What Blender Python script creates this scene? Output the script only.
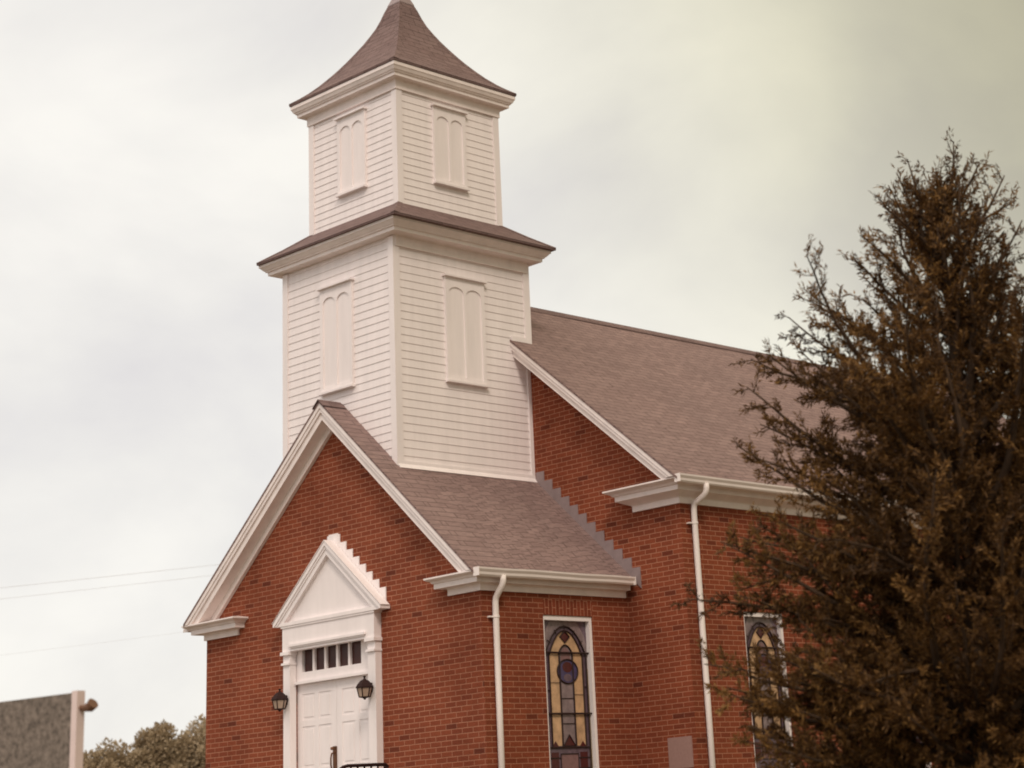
import bpy, bmesh, math, random
import numpy as np
from mathutils import Vector, Matrix, noise as mnoise

rad = math.radians
for o in list(bpy.data.objects):
    bpy.data.objects.remove(o)
scene = bpy.context.scene
COL = scene.collection

# ------------------------------------------------------------------ camera
CAM = Vector((21.6611, -17.3102, 1.7))
YAW, PITCH, ROLL, FPX = 0.732, 0.3443, -0.0662, 1928.37
cam = bpy.data.cameras.new('camera')
cam.sensor_width = 36
cam.lens = FPX * 36 / 1024
cam.shift_x = -118.35 / 1024
cam.shift_y = -249.85 / 1024
cam.clip_start = .1
cam.clip_end = 3000
cam.dof.use_dof = True              # focused on the church: the near tree and the far trees go slightly soft
cam.dof.focus_distance = 27.0
cam.dof.aperture_fstop = 1.5
camo = bpy.data.objects.new('camera', cam)
COL.objects.link(camo)
f0 = Vector((-math.sin(YAW), math.cos(YAW), 0)); r0 = Vector((math.cos(YAW), math.sin(YAW), 0)); u0 = Vector((0, 0, 1))
fw = f0 * math.cos(PITCH) + u0 * math.sin(PITCH)
up = u0 * math.cos(PITCH) - f0 * math.sin(PITCH)
rr = r0 * math.cos(ROLL) + up * math.sin(ROLL)
uu = up * math.cos(ROLL) - r0 * math.sin(ROLL)
camo.matrix_world = Matrix(((rr.x, uu.x, -fw.x, CAM.x), (rr.y, uu.y, -fw.y, CAM.y), (rr.z, uu.z, -fw.z, CAM.z), (0, 0, 0, 1)))
scene.camera = camo

# ------------------------------------------------------------------ sky
SUN_DIR = Vector((0.78, -0.58, 0.85)).normalized()
SUN_EL = math.asin(SUN_DIR.z)
SUN_ROT = math.atan2(SUN_DIR.x, SUN_DIR.y)
world = bpy.data.worlds.new('World')
scene.world = world
world.use_nodes = True
nt = world.node_tree
nt.nodes.clear()


def N(t, kind, **kw):
    n = t.nodes.new(kind)
    for k, v in kw.items():
        if hasattr(n, k):
            setattr(n, k, v)
        else:
            n.inputs[k].default_value = v
    return n


def ramp(t, stops):
    n = t.nodes.new('ShaderNodeValToRGB')
    e = n.color_ramp.elements
    e[0].position, e[0].color = stops[0][0], (*stops[0][1], 1)
    e[1].position, e[1].color = stops[-1][0], (*stops[-1][1], 1)
    for p, c in stops[1:-1]:
        x = e.new(p)
        x.color = (*c, 1)
    return n


L = nt.links.new
tc = N(nt, 'ShaderNodeTexCoord')
sky = N(nt, 'ShaderNodeTexSky', sky_type='NISHITA', sun_disc=False, sun_elevation=SUN_EL, sun_rotation=SUN_ROT)
mp = N(nt, 'ShaderNodeMapping')
mp.inputs['Scale'].default_value = (1, 1, 1.5)
L(tc.outputs['Generated'], mp.inputs['Vector'])
nz = N(nt, 'ShaderNodeTexNoise', **{'Scale': 4.2, 'Detail': 6.0, 'Roughness': .52, 'Distortion': .3})
L(mp.outputs[0], nz.inputs['Vector'])
cl = ramp(nt, [(.32, (.69, .665, .665)), (.48, (.80, .775, .74)), (.64, (.905, .875, .82))])
L(nz.outputs['Fac'], cl.inputs[0])
# vignette put into the sky colour: darker and yellower right of the church
CAMR = Vector((math.cos(YAW), math.sin(YAW), 0))
dt = N(nt, 'ShaderNodeVectorMath', operation='DOT_PRODUCT')
L(tc.outputs['Generated'], dt.inputs[0])
falloff_axis = (r0 * .80 + f0 * .05 + u0 * .42)
dt.inputs[1].default_value = falloff_axis
nz2 = N(nt, 'ShaderNodeTexNoise', **{'Scale': 1.6, 'Detail': 2.0})
L(tc.outputs['Generated'], nz2.inputs['Vector'])
ad = N(nt, 'ShaderNodeMath', operation='MULTIPLY_ADD')
L(nz2.outputs['Fac'], ad.inputs[0]); ad.inputs[1].default_value = .16
L(dt.outputs['Value'], ad.inputs[2])
bk = ramp(nt, [(.17, (1, 1, 1)), (.30, (.935, .925, .82)), (.38, (.77, .755, .60)), (.46, (.53, .51, .38)), (.8, (.42, .40, .29))])
bk.color_ramp.interpolation = 'B_SPLINE'
L(ad.outputs[0], bk.inputs[0])
mul = N(nt, 'ShaderNodeMix', data_type='RGBA', blend_type='MULTIPLY')
mul.inputs['Factor'].default_value = 1
L(cl.outputs[0], mul.inputs['A']); L(bk.outputs[0], mul.inputs['B'])
vs = N(nt, 'ShaderNodeVectorMath', operation='SCALE')
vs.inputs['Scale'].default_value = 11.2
L(mul.outputs['Result'], vs.inputs[0])
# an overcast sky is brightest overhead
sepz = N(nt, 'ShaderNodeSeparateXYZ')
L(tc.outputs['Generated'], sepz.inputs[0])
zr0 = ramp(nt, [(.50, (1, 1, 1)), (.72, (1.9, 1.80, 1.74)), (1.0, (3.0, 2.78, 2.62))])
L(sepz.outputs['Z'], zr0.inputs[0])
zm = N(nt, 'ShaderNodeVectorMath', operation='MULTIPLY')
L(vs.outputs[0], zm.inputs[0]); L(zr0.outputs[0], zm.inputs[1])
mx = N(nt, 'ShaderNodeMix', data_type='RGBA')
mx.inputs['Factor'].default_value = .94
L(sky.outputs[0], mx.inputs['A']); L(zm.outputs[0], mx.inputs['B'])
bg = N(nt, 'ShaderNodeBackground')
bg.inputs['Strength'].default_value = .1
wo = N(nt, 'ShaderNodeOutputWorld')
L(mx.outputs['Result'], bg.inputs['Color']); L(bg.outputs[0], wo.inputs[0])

# ------------------------------------------------------------------ sun and exposure
sl = bpy.data.lights.new('sun', 'SUN')
sl.energy = 1.45
sl.angle = rad(14)
sl.color = (1, .86, .75)
so = bpy.data.objects.new('sun', sl)
COL.objects.link(so)
so.rotation_euler = (-SUN_DIR).to_track_quat('-Z', 'Y').to_euler()
so.location = (20, -10, 40)
vset = scene.view_settings
vset.view_transform = 'Standard'; vset.look = 'None'; vset.gamma = 1; vset.exposure = 0.0
vset.use_curve_mapping = False
scene.render.engine = 'CYCLES'
scene.cycles.filter_width = 1.9      # the print is a little soft


# ------------------------------------------------------------------ materials
def new_mat(name, rough=.7, spec=.3):
    m = bpy.data.materials.new(name)
    m.use_nodes = True
    t = m.node_tree
    b = t.nodes['Principled BSDF']
    b.inputs['Roughness'].default_value = rough
    b.inputs['Specular IOR Level'].default_value = spec
    return m, t, b


def flat(name, c, rough=.6, var=.12, scale=6.0, spec=.3, metal=0.0, bump=0.0, stretch=(1, 1, 1)):
    m, t, b = new_mat(name, rough, spec)
    b.inputs['Metallic'].default_value = metal
    co = N(t, 'ShaderNodeNewGeometry')
    n = N(t, 'ShaderNodeTexNoise', **{'Scale': scale, 'Detail': 6.0, 'Roughness': .65})
    ms_ = N(t, 'ShaderNodeMapping'); ms_.inputs['Scale'].default_value = stretch
    t.links.new(co.outputs['Position'], ms_.inputs['Vector']); t.links.new(ms_.outputs[0], n.inputs['Vector'])
    lo = tuple(x * (1 - var) for x in c); hi = tuple(min(1, x * (1 + var * .8)) for x in c)
    r = ramp(t, [(.3, lo), (.7, hi)])
    t.links.new(n.outputs['Fac'], r.inputs[0]); t.links.new(r.outputs[0], b.inputs['Base Color'])
    if bump:
        n2 = N(t, 'ShaderNodeTexNoise', **{'Scale': scale * 9, 'Detail': 4.0})
        t.links.new(co.outputs['Position'], n2.inputs['Vector'])
        bp = N(t, 'ShaderNodeBump', **{'Strength': bump, 'Distance': .01})
        t.links.new(n2.outputs['Fac'], bp.inputs['Height']); t.links.new(bp.outputs[0], b.inputs['Normal'])
    return m


def brick_mat(name, rotate=False, c1=(.236, .060, .029), c2=(.175, .042, .0215), mortar=(.38, .17, .105)):
    m, t, b = new_mat(name, .9, .15)
    uv = N(t, 'ShaderNodeUVMap')
    mpp = N(t, 'ShaderNodeMapping')
    if rotate:
        mpp.inputs['Rotation'].default_value = (0, 0, rad(90))
    t.links.new(uv.outputs[0], mpp.inputs['Vector'])
    # very slightly wandering courses, as laid by hand
    wz = N(t, 'ShaderNodeTexNoise', **{'Scale': 2.5, 'Detail': 2.0})
    t.links.new(mpp.outputs[0], wz.inputs['Vector'])
    wm = N(t, 'ShaderNodeVectorMath', operation='MULTIPLY_ADD')
    t.links.new(wz.outputs['Color'], wm.inputs[0]); wm.inputs[1].default_value = (.008, .008, 0)
    t.links.new(mpp.outputs[0], wm.inputs[2])
    br = N(t, 'ShaderNodeTexBrick', **{'Scale': 1.0, 'Mortar Size': .0066, 'Mortar Smooth': .35, 'Bias': -.25,
                                      'Brick Width': .205, 'Row Height': .0672})
    br.inputs['Color1'].default_value = (*c1, 1); br.inputs['Color2'].default_value = (*c2, 1)
    br.inputs['Mortar'].default_value = (*mortar, 1)
    t.links.new(wm.outputs[0], br.inputs['Vector'])
    # big soft blotches and small grit
    n1 = N(t, 'ShaderNodeTexNoise', **{'Scale': .9, 'Detail': 5.0, 'Roughness': .6})
    t.links.new(uv.outputs[0], n1.inputs['Vector'])
    r1 = ramp(t, [(.3, (.76, .72, .70)), (.5, (1, 1, 1)), (.7, (1.16, 1.16, 1.14))])
    t.links.new(n1.outputs['Fac'], r1.inputs[0])
    n2 = N(t, 'ShaderNodeTexNoise', **{'Scale': 60.0, 'Detail': 3.0})
    t.links.new(uv.outputs[0], n2.inputs['Vector'])
    r2 = ramp(t, [(.3, (.78, .78, .78)), (.7, (1.18, 1.18, 1.18))])
    t.links.new(n2.outputs['Fac'], r2.inputs[0])
    m1 = N(t, 'ShaderNodeMix', data_type='RGBA', blend_type='MULTIPLY'); m1.inputs['Factor'].default_value = 1
    t.links.new(br.outputs['Color'], m1.inputs['A']); t.links.new(r1.outputs[0], m1.inputs['B'])
    m2 = N(t, 'ShaderNodeMix', data_type='RGBA', blend_type='MULTIPLY'); m2.inputs['Factor'].default_value = 1
    t.links.new(m1.outputs['Result'], m2.inputs['A']); t.links.new(r2.outputs[0], m2.inputs['B'])
    # odd over-burnt bricks: one value per brick from a second brick lattice
    b2 = N(t, 'ShaderNodeTexBrick', **{'Scale': 1.0, 'Mortar Size': 0.0, 'Bias': 0.0, 'Brick Width': .205, 'Row Height': .0672})
    b2.inputs['Color1'].default_value = (0, 0, 0, 1); b2.inputs['Color2'].default_value = (1, 1, 1, 1)
    b2.inputs['Mortar'].default_value = (.5, .5, .5, 1)
    t.links.new(wm.outputs[0], b2.inputs['Vector'])
    r3 = ramp(t, [(.95, (1, 1, 1)), (1.0, (.66, .66, .72))])
    t.links.new(b2.outputs['Color'], r3.inputs[0])
    m3 = N(t, 'ShaderNodeMix', data_type='RGBA', blend_type='MULTIPLY'); m3.inputs['Factor'].default_value = 1
    t.links.new(m2.outputs['Result'], m3.inputs['A']); t.links.new(r3.outputs[0], m3.inputs['B'])
    t.links.new(m3.outputs['Result'], b.inputs['Base Color'])
    bp = N(t, 'ShaderNodeBump', **{'Strength': .5, 'Distance': .006}); bp.invert = True
    t.links.new(br.outputs['Fac'], bp.inputs['Height']); t.links.new(bp.outputs[0], b.inputs['Normal'])
    return m


def shingle_mat(name, c1=(.268, .190, .176), c2=(.220, .153, .143), row=.115):
    m, t, b = new_mat(name, .92, .15)
    uv = N(t, 'ShaderNodeUVMap')
    br = N(t, 'ShaderNodeTexBrick', **{'Scale': 1.0, 'Mortar Size': .0065, 'Mortar Smooth': .5, 'Bias': 0.0,
                                      'Brick Width': .30, 'Row Height': row})
    br.inputs['Color1'].default_value = (*c1, 1); br.inputs['Color2'].default_value = (*c2, 1)
    br.inputs['Mortar'].default_value = (*(x * .42 for x in c2), 1)
    t.links.new(uv.outputs[0], br.inputs['Vector'])
    mpp = N(t, 'ShaderNodeMapping'); mpp.inputs['Scale'].default_value = (1, 6, 1)
    t.links.new(uv.outputs[0], mpp.inputs['Vector'])
    n1 = N(t, 'ShaderNodeTexNoise', **{'Scale': 6.5, 'Detail': 6.0, 'Roughness': .6})
    t.links.new(mpp.outputs[0], n1.inputs['Vector'])
    r1 = ramp(t, [(.3, (.74, .73, .74)), (.7, (1.22, 1.18, 1.18))])
    t.links.new(n1.outputs['Fac'], r1.inputs[0])
    n3 = N(t, 'ShaderNodeTexNoise', **{'Scale': .55, 'Detail': 3.0})
    t.links.new(uv.outputs[0], n3.inputs['Vector'])
    r3 = ramp(t, [(.3, (.94, .94, .94)), (.7, (1.06, 1.05, 1.04))])
    t.links.new(n3.outputs['Fac'], r3.inputs[0])
    m1 = N(t, 'ShaderNodeMix', data_type='RGBA', blend_type='MULTIPLY'); m1.inputs['Factor'].default_value = 1
    t.links.new(br.outputs['Color'], m1.inputs['A']); t.links.new(r1.outputs[0], m1.inputs['B'])
    m2 = N(t, 'ShaderNodeMix', data_type='RGBA', blend_type='MULTIPLY'); m2.inputs['Factor'].default_value = 1
    t.links.new(m1.outputs['Result'], m2.inputs['A']); t.links.new(r3.outputs[0], m2.inputs['B'])
    t.links.new(m2.outputs['Result'], b.inputs['Base Color'])
    bp = N(t, 'ShaderNodeBump', **{'Strength': .5, 'Distance': .008}); bp.invert = True
    t.links.new(br.outputs['Fac'], bp.inputs['Height']); t.links.new(bp.outputs[0], b.inputs['Normal'])
    return m


BRICK = brick_mat('red_brick')
SOLDIER = brick_mat('soldier_brick', rotate=True, c1=(.22, .052, .027), c2=(.16, .038, .02))
SHINGLE = shingle_mat('asphalt_shingle')
SHINGLE_TOWER = shingle_mat('asphalt_shingle_dark', (.205, .145, .137), (.172, .118, .112), .11)
WHITE = flat('white_paint', (.86, .79, .785), .55, .06, 5.0, stretch=(1, 1, .15))
SIDING = flat('white_siding_paint', (.86, .79, .785), .6, .06, 7.0, stretch=(1, 1, .12))
TRIM = flat('cream_trim_paint', (.85, .76, .735), .5, .08, 4.0)
GUTTER = flat('gutter_enamel', (.86, .775, .745), .4, .04, 3.0)
STEP_LEAD = flat('lead_flashing', (.28, .215, .215), .5, .12, 8.0)
IRON = flat('black_iron', (.028, .012, .011), .7, .2, 20.0, spec=.15)
BRASS = flat('aged_brass', (.16, .07, .035), .4, .2, 30.0, metal=.6)
DARKGLASS = flat('transom_glass', (.06, .022, .018), .3, .3, 3.0, spec=.2)
LAMPGLASS = flat('lantern_glass', (.42, .31, .24), .25, .15, 12.0, spec=.5)
STONE = flat('cornerstone', (.33, .20, .175), .8, .08, 25.0, bump=.2)
LEAD = flat('leading', (.030, .014, .013), .5, .15, 20.0)
AMBER = flat('amber_glass', (.55, .345, .20), .25, .32, 9.0, spec=.5)
MAUVE = flat('mauve_glass', (.235, .175, .18), .22, .35, 10.0, spec=.5)
PURPLE = flat('purple_glass', (.135, .09, .115), .22, .35, 12.0, spec=.5)
BLUE = flat('blue_glass', (.07, .055, .13), .22, .35, 14.0, spec=.5)
OLIVE = flat('olive_glass', (.19, .125, .05), .25, .3, 8.0, spec=.5)
RUBY = flat('ruby_glass', (.075, .014, .014), .22, .25, 14.0, spec=.5)
ROSE = flat('rose_glass', (.22, .12, .12), .25, .2, 12.0, spec=.5)
CONCRETE = flat('concrete', (.32, .29, .26), .85, .12, 5.0, bump=.3)
BARK = flat('bark', (.062, .036, .02), .9, .35, 14.0, bump=.6)
SIGNFACE = flat('mottled_sign_face', (.19, .155, .13), .85, .6, 22.0)  # dark tone broken up by fine random mottling
SIGNFRAME = flat('sign_frame_paint', (.72, .585, .56), .6, .06, 6.0)
SIGNLAMP = flat('brown_lamp_housing', (.17, .085, .05), .5, .15, 12.0)
WIREMAT = flat('cable', (.55, .52, .51), .7, .05, 2.0)
GRASS = flat('grass', (.15, .115, .075), .95, .4, 1.3, bump=.4)


def leaf_mat(name, stops):
    m, t, b = new_mat(name, .65, .25)
    a = N(t, 'ShaderNodeAttribute'); a.attribute_name = 'tint'
    r = ramp(t, stops)
    t.links.new(a.outputs['Fac'], r.inputs[0]); t.links.new(r.outputs[0], b.inputs['Base Color'])
    tr = N(t, 'ShaderNodeBsdfTranslucent')
    t.links.new(r.outputs[0], tr.inputs[0])
    ms = N(t, 'ShaderNodeMixShader'); ms.inputs[0].default_value = .22
    out = t.nodes['Material Output']
    t.links.new(b.outputs[0], ms.inputs[1]); t.links.new(tr.outputs[0], ms.inputs[2]); t.links.new(ms.outputs[0], out.inputs[0])
    return m


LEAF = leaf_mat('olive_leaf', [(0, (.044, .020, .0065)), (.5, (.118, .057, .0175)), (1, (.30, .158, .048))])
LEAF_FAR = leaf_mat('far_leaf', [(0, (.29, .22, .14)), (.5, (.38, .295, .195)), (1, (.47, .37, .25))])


# ------------------------------------------------------------------ mesh helpers
class MB:
    def __init__(self):
        self.v, self.f, self.m = [], [], []

    def add(self, vs, fs, mi=0):
        o = len(self.v)
        self.v += [tuple(p) for p in vs]
        for f in fs:
            self.f.append(tuple(i + o for i in f)); self.m.append(mi)

    def box(self, x0, x1, y0, y1, z0, z1, mi=0):
        v = [(x, y, z) for z in (z0, z1) for y in (y0, y1) for x in (x0, x1)]
        self.add(v, [(0, 2, 3, 1), (4, 5, 7, 6), (0, 1, 5, 4), (2, 6, 7, 3), (0, 4, 6, 2), (1, 3, 7, 5)], mi)

    def prism(self, poly, vec, mi=0):                 # polygon (3-D points) pushed along vec
        n = len(poly); vec = Vector(vec)
        a = [Vector(p) for p in poly]
        nrm = Vector((0, 0, 0))
        for i in range(n):
            nrm += a[i].cross(a[(i + 1) % n])
        if nrm.dot(vec) > 0:
            a = a[::-1]
        b = [p + vec for p in a]
        self.add(a + b, [tuple(range(n)), tuple(range(2 * n - 1, n - 1, -1))] +
                 [((i + 1) % n, i, i + n, (i + 1) % n + n) for i in range(n)], mi)

    def loft(self, rings, closed_ring=True, caps=True, closed_path=False, mi=0):
        n = len(rings[0]); o = len(self.v)
        for r in rings:
            self.v += [tuple(p) for p in r]
        k = len(rings)
        segs = k if closed_path else k - 1
        for i in range(segs):
            j = (i + 1) % k
            for a in range(n if closed_ring else n - 1):
                b = (a + 1) % n
                self.f.append((o + i * n + a, o + i * n + b, o + j * n + b, o + j * n + a)); self.m.append(mi)
        if caps and not closed_path:
            self.f.append(tuple(o + a for a in range(n - 1, -1, -1))); self.m.append(mi)
            self.f.append(tuple(o + (k - 1) * n + a for a in range(n))); self.m.append(mi)

    def tube(self, pts, rads, seg=10, mi=0):
        pts = [Vector(p) for p in pts]
        if not hasattr(rads, '__len__'):
            rads = [rads] * len(pts)
        rings = []
        prev = None
        for i, p in enumerate(pts):
            d = (pts[min(i + 1, len(pts) - 1)] - pts[max(i - 1, 0)]).normalized()
            if prev is None:
                a = Vector((0, 0, 1)).cross(d)
                if a.length < .1:
                    a = Vector((1, 0, 0)).cross(d)
            else:
                a = prev - d * prev.dot(d)
            a.normalize(); prev = a
            b = d.cross(a)
            rings.append([p + (a * math.cos(2 * math.pi * s / seg) + b * math.sin(2 * math.pi * s / seg)) * rads[i] for s in range(seg)])
        self.loft(rings, mi=mi)

    def lathe(self, c, prof, seg=16, mi=0, rot=0.0):
        rings = [[(c[0] + r * math.cos(rot + 2 * math.pi * s / seg), c[1] + r * math.sin(rot + 2 * math.pi * s / seg), c[2] + z) for s in range(seg)] for r, z in prof]
        self.loft(rings, mi=mi)

    def build(self, name, mats, parent=None, smooth=False, fix=True):
        me = bpy.data.meshes.new(name)
        me.from_pydata(self.v, [], self.f)
        if not isinstance(mats, (list, tuple)):
            mats = [mats]
        for m in mats:
            me.materials.append(m)
        for p, mi in zip(me.polygons, self.m):
            p.material_index = mi
            p.use_smooth = smooth
        if fix:
            bm = bmesh.new(); bm.from_mesh(me)
            bmesh.ops.recalc_face_normals(bm, faces=bm.faces)
            bm.to_mesh(me); bm.free()
        uv = me.uv_layers.new(name='UVMap')
        for p in me.polygons:
            n = p.normal
            if abs(n.z) > .999:
                ua, va = Vector((1, 0, 0)), Vector((0, 1, 0))
            else:
                ua = Vector((0, 0, 1)).cross(n).normalized(); va = n.cross(ua)
            for li in p.loop_indices:
                co = me.vertices[me.loops[li].vertex_index].co
                uv.data[li].uv = (co.dot(ua), co.dot(va))
        o = bpy.data.objects.new(name, me)
        COL.objects.link(o)
        if parent:
            o.parent = parent
        return o


def thing(name, label, cat, group=None):
    o = bpy.data.objects.new(name, None)
    COL.objects.link(o)
    o.empty_display_size = .3
    return tag(o, label, cat, group)


def tag(o, label, cat, group=None):
    o['label'] = label; o['category'] = cat
    if group:
        o['group'] = group
    return o


def place(root, loc):
    """give an Empty its base point, keeping parts that were modelled in world space where they are"""
    loc = Vector(loc)
    root.location = loc
    for c in root.children:
        c.location = c.location - loc
    return root


# ------------------------------------------------------------------ ground
def ground_z(x, y):
    dx = max(abs(x) - 6, 0); dy = max(-4 - y, y - 18, 0)
    d = math.hypot(dx, dy)
    s = min(1, d / 11); s = s * s * (3 - 2 * s)
    return 1.15 * (1 - s) + .04 * mnoise.noise(Vector((x * .3, y * .3, 0)))


g = MB()
xs = [-1500, -600, -250, -120] + [-60 + 2 * i for i in range(61)] + [120, 250, 600, 1500]
nx = len(xs)
for y in xs:
    for x in xs:
        g.v.append((x, y, ground_z(x, y)))
for j in range(nx - 1):
    for i in range(nx - 1):
        g.f.append((j * nx + i, j * nx + i + 1, (j + 1) * nx + i + 1, (j + 1) * nx + i)); g.m.append(0)
go = g.build('ground', GRASS, smooth=True)
go['kind'] = 'structure'
wk = MB()
for i in range(10):
    y1 = -2.45 - i * 1.5; y0 = y1 - 1.485
    za, zb = ground_z(0, y0) + .05, ground_z(0, y1) + .05
    wk.prism([(-.75, y0, za), (-.75, y1, zb), (-.75, y1, zb - .3), (-.75, y0, za - .3)], (1.6, 0, 0))
wo_ = wk.build('path', CONCRETE)
wo_['kind'] = 'structure'

# ------------------------------------------------------------------ church: dimensions (metres)
XC = .06                                  # the door and gable centre line
w, d, W = 3.0, 2.773, 4.076               # vestibule half width, depth; nave half width
ZA, ZE, WR = 7.70, 4.935, 3.19            # vestibule roof
SL = (ZA - ZE) / (WR)
ZN, ZNE, WRN = 9.73, 6.165, 4.352         # nave roof
SLN = (ZN - ZNE) / WRN
NB = 16.5                                 # back of the nave
G0 = .6                                   # walls start below the ground
rv = lambda x: ZA - SL * abs(x - XC)
rn = lambda x: ZN - SLN * abs(x)
church = thing('church', 'small red brick church with white clapboard steeple and mauve shingle roof', 'church')

# vestibule walls (door and window openings left open)
DX0, DX1, DZ0, DZ1 = -.88, .86, 1.85, 4.38
WY0, WY1, WZ0, WZ1 = 1.10, 2.03, 2.22, 4.415
T = .28
b = MB()
b.prism([(-w, 0, G0), (DX0, 0, G0), (DX0, 0, DZ1), (-w, 0, DZ1)], (0, T, 0))
b.prism([(DX1, 0, G0), (w, 0, G0), (w, 0, DZ1), (DX1, 0, DZ1)], (0, T, 0))
b.prism([(DX0, 0, G0), (DX1, 0, G0), (DX1, 0, DZ0 - .01), (DX0, 0, DZ0 - .01)], (0, T, 0))
zw = rv(w) - .12
zw = rv(w) - .16
b.prism([(-w, 0, DZ1), (w, 0, DZ1), (w, 0, zw), (XC, 0, ZA - .16), (-w, 0, zw)], (0, T, 0))
for sx in (1, -1):
    def xb(z0, z1, y0, y1):
        b.prism([(sx * w, y0, z0), (sx * w, y1, z0), (sx * w, y1, z1), (sx * w, y0, z1)], (-sx * T, 0, 0))
    xb(G0, WZ0, T, d); xb(WZ1, zw, T, d); xb(WZ0, WZ1, T, WY0); xb(WZ0, WZ1, WY1, d)
vest_wall = b.build('vestibule_wall', BRICK, church)

# nave walls
NW = [(3.95, 4.82), (7.25, 8.12), (10.55, 11.42)]
NZ0, NZ1 = 2.22, 4.425
b = MB()
zw = rn(W) - .12
b.prism([(-W, d, G0), (W, d, G0), (W, d, zw), (0, d, ZN - .12), (-W, d, zw)], (0, T, 0))
b.prism([(-W, NB, G0), (W, NB, G0), (W, NB, zw), (0, NB, ZN - .12), (-W, NB, zw)], (0, -T, 0))
for sx in (1, -1):
    def xb(z0, z1, y0, y1):
        b.prism([(sx * W, y0, z0), (sx * W, y1, z0), (sx * W, y1, z1), (sx * W, y0, z1)], (-sx * T, 0, 0))
    xb(G0, NZ0, d + T, NB - T); xb(NZ1, zw, d + T, NB - T)
    edges = [d + T] + [e for p in NW for e in p] + [NB - T]
    for i in range(0, len(edges), 2):
        xb(NZ0, NZ1, edges[i], edges[i + 1])
nave_wall = b.build('nave_wall', BRICK, church)

# roofs: slabs with a slightly ragged lower edge, plus ridge shingles
def gable_roof(name, xc, ends, zr, y0, y1, mat, th=.035):
    m = MB()
    for sx, (xe, ze) in zip((1, -1), ends):
        pr = []
        nseg = 24
        for i in range(nseg + 1):
            y = y0 + (y1 - y0) * i / nseg
            sag = -.012 * math.sin(math.pi * i / nseg) + .004 * random.Random(i * 7 + sx).uniform(-1, 1)
            pr.append([(xc, y, zr + sag), (xe, y, ze + sag * .6),
                       (xe, y, ze + sag * .6 - th), (xc, y, zr + sag - th)])
        m.loft(pr)
    return m.build(name, mat, church)


vroof = gable_roof('vestibule_roof', XC, ((3.165, 4.915), (-3.20, 4.945)), ZA, -.285, d - .003, SHINGLE)
nroof = gable_roof('nave_roof', 0, ((WRN + .03, rn(WRN + .03)), (-WRN - .03, rn(WRN + .03))), ZN, d - .385, NB + .35, SHINGLE)
for roof, xc, zr, sl_, y0, y1 in ((vroof, XC, ZA, SL, -.31, .11), (nroof, 0, ZN, SLN, 2.6, NB + .36)):
    m = MB()
    n = max(1, int((y1 - y0) / .14)); st = (y1 - y0) / n
    for i in range(n):
        ya = y0 + i * st; yb = ya + st - .004
        for sx in (1, -1):
            m.prism([(xc, ya, zr + .014), (xc + sx * .13, ya, zr - .13 * sl_ + .014), (xc + sx * .13, ya, zr - .13 * sl_ + .003), (xc, ya, zr + .003)], (0, yb - ya, 0))
    m.build('ridge_cap', SHINGLE_TOWER, roof)

# ------------------------------------------------------------------ rakes (sloping trim along a gable)
def clip_low(poly, zc):
    out = []
    for i in range(len(poly)):
        a, b_ = Vector(poly[i]), Vector(poly[(i + 1) % len(poly)])
        if a.z >= zc:
            out.append(a)
        if (a.z - zc) * (b_.z - zc) < 0:
            out.append(a.lerp(b_, (zc - a.z) / (b_.z - a.z)))
    return out


def rake(name, xc, ends, zr, yw, bands, zc, xcut=0.0, sides=((1, -1),)):
    """bands: (y_out, y_in, dz_top, dz_bottom) measured from the roof line, mitred at the ridge"""
    for grp in sides:
        m = MB()
        for ya, yb, t0_, t1_ in bands:
            for sx in grp:
                xe, ze = ends[0] if sx > 0 else ends[1]
                x0, x1 = xc + sx * xcut, xe
                z0, z1 = zr + (ze - zr) * xcut / abs(xe - xc), ze
                poly = [(x0, yw - ya, z0 - t0_), (x1, yw - ya, z1 - t0_), (x1, yw - ya, z1 - t1_), (x0, yw - ya, z0 - t1_)]
                poly = clip_low(poly, zc)
                if len(poly) > 2:
                    m.prism(poly, (0, ya - yb, 0))
        m.build(name, TRIM, church)


rake('rake_board', XC, ((3.145, 4.933), (-3.19, 4.955)), ZA, 0,
     [(.278, .235, .036, .105), (.262, .22, .105, .165), (.235, .19, .165, .275), (.19, .0, .245, .270), (.055, -.01, .270, .385)], 4.925)
rake('rake_board', 0, ((WRN - .03, rn(WRN - .03)), (-WRN + .03, rn(WRN - .03))), ZN, d,
     [(.378, .345, .036, .10), (.365, .32, .10, .155), (.335, .29, .155, .255), (.29, .0, .225, .250), (.05, -.01, .250, .35)], 6.15, xcut=1.02, sides=((1,), (-1,)))

# ------------------------------------------------------------------ eave cornices with returns, mitred
def cornice(name, path_fn, profile, parent, mat=TRIM, closed=False, caps=True):
    """path_fn(o) -> list of plan points at offset o; profile: list of (o, z)"""
    m = MB()
    npts = len(path_fn(0))
    rings = [[(*path_fn(o)[i], z) for o, z in profile] for i in range(npts)]
    m.loft(rings, caps=caps, closed_path=closed)
    return m.build(name, mat, parent)


def eave_profile(zb, zt, out):
    h = zt - zb
    return [(0.0, zb), (.032, zb), (.032, zb + .075), (.048, zb + .088), (out * .62, zb + .092), (out * .62, zb + .155), (out * .70, zb + .163),
            (out * .76, zb + .185), (out * .90, zt - .045), (out, zt - .028), (out, zt - .008), (0.0, zt + .03)]


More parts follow.
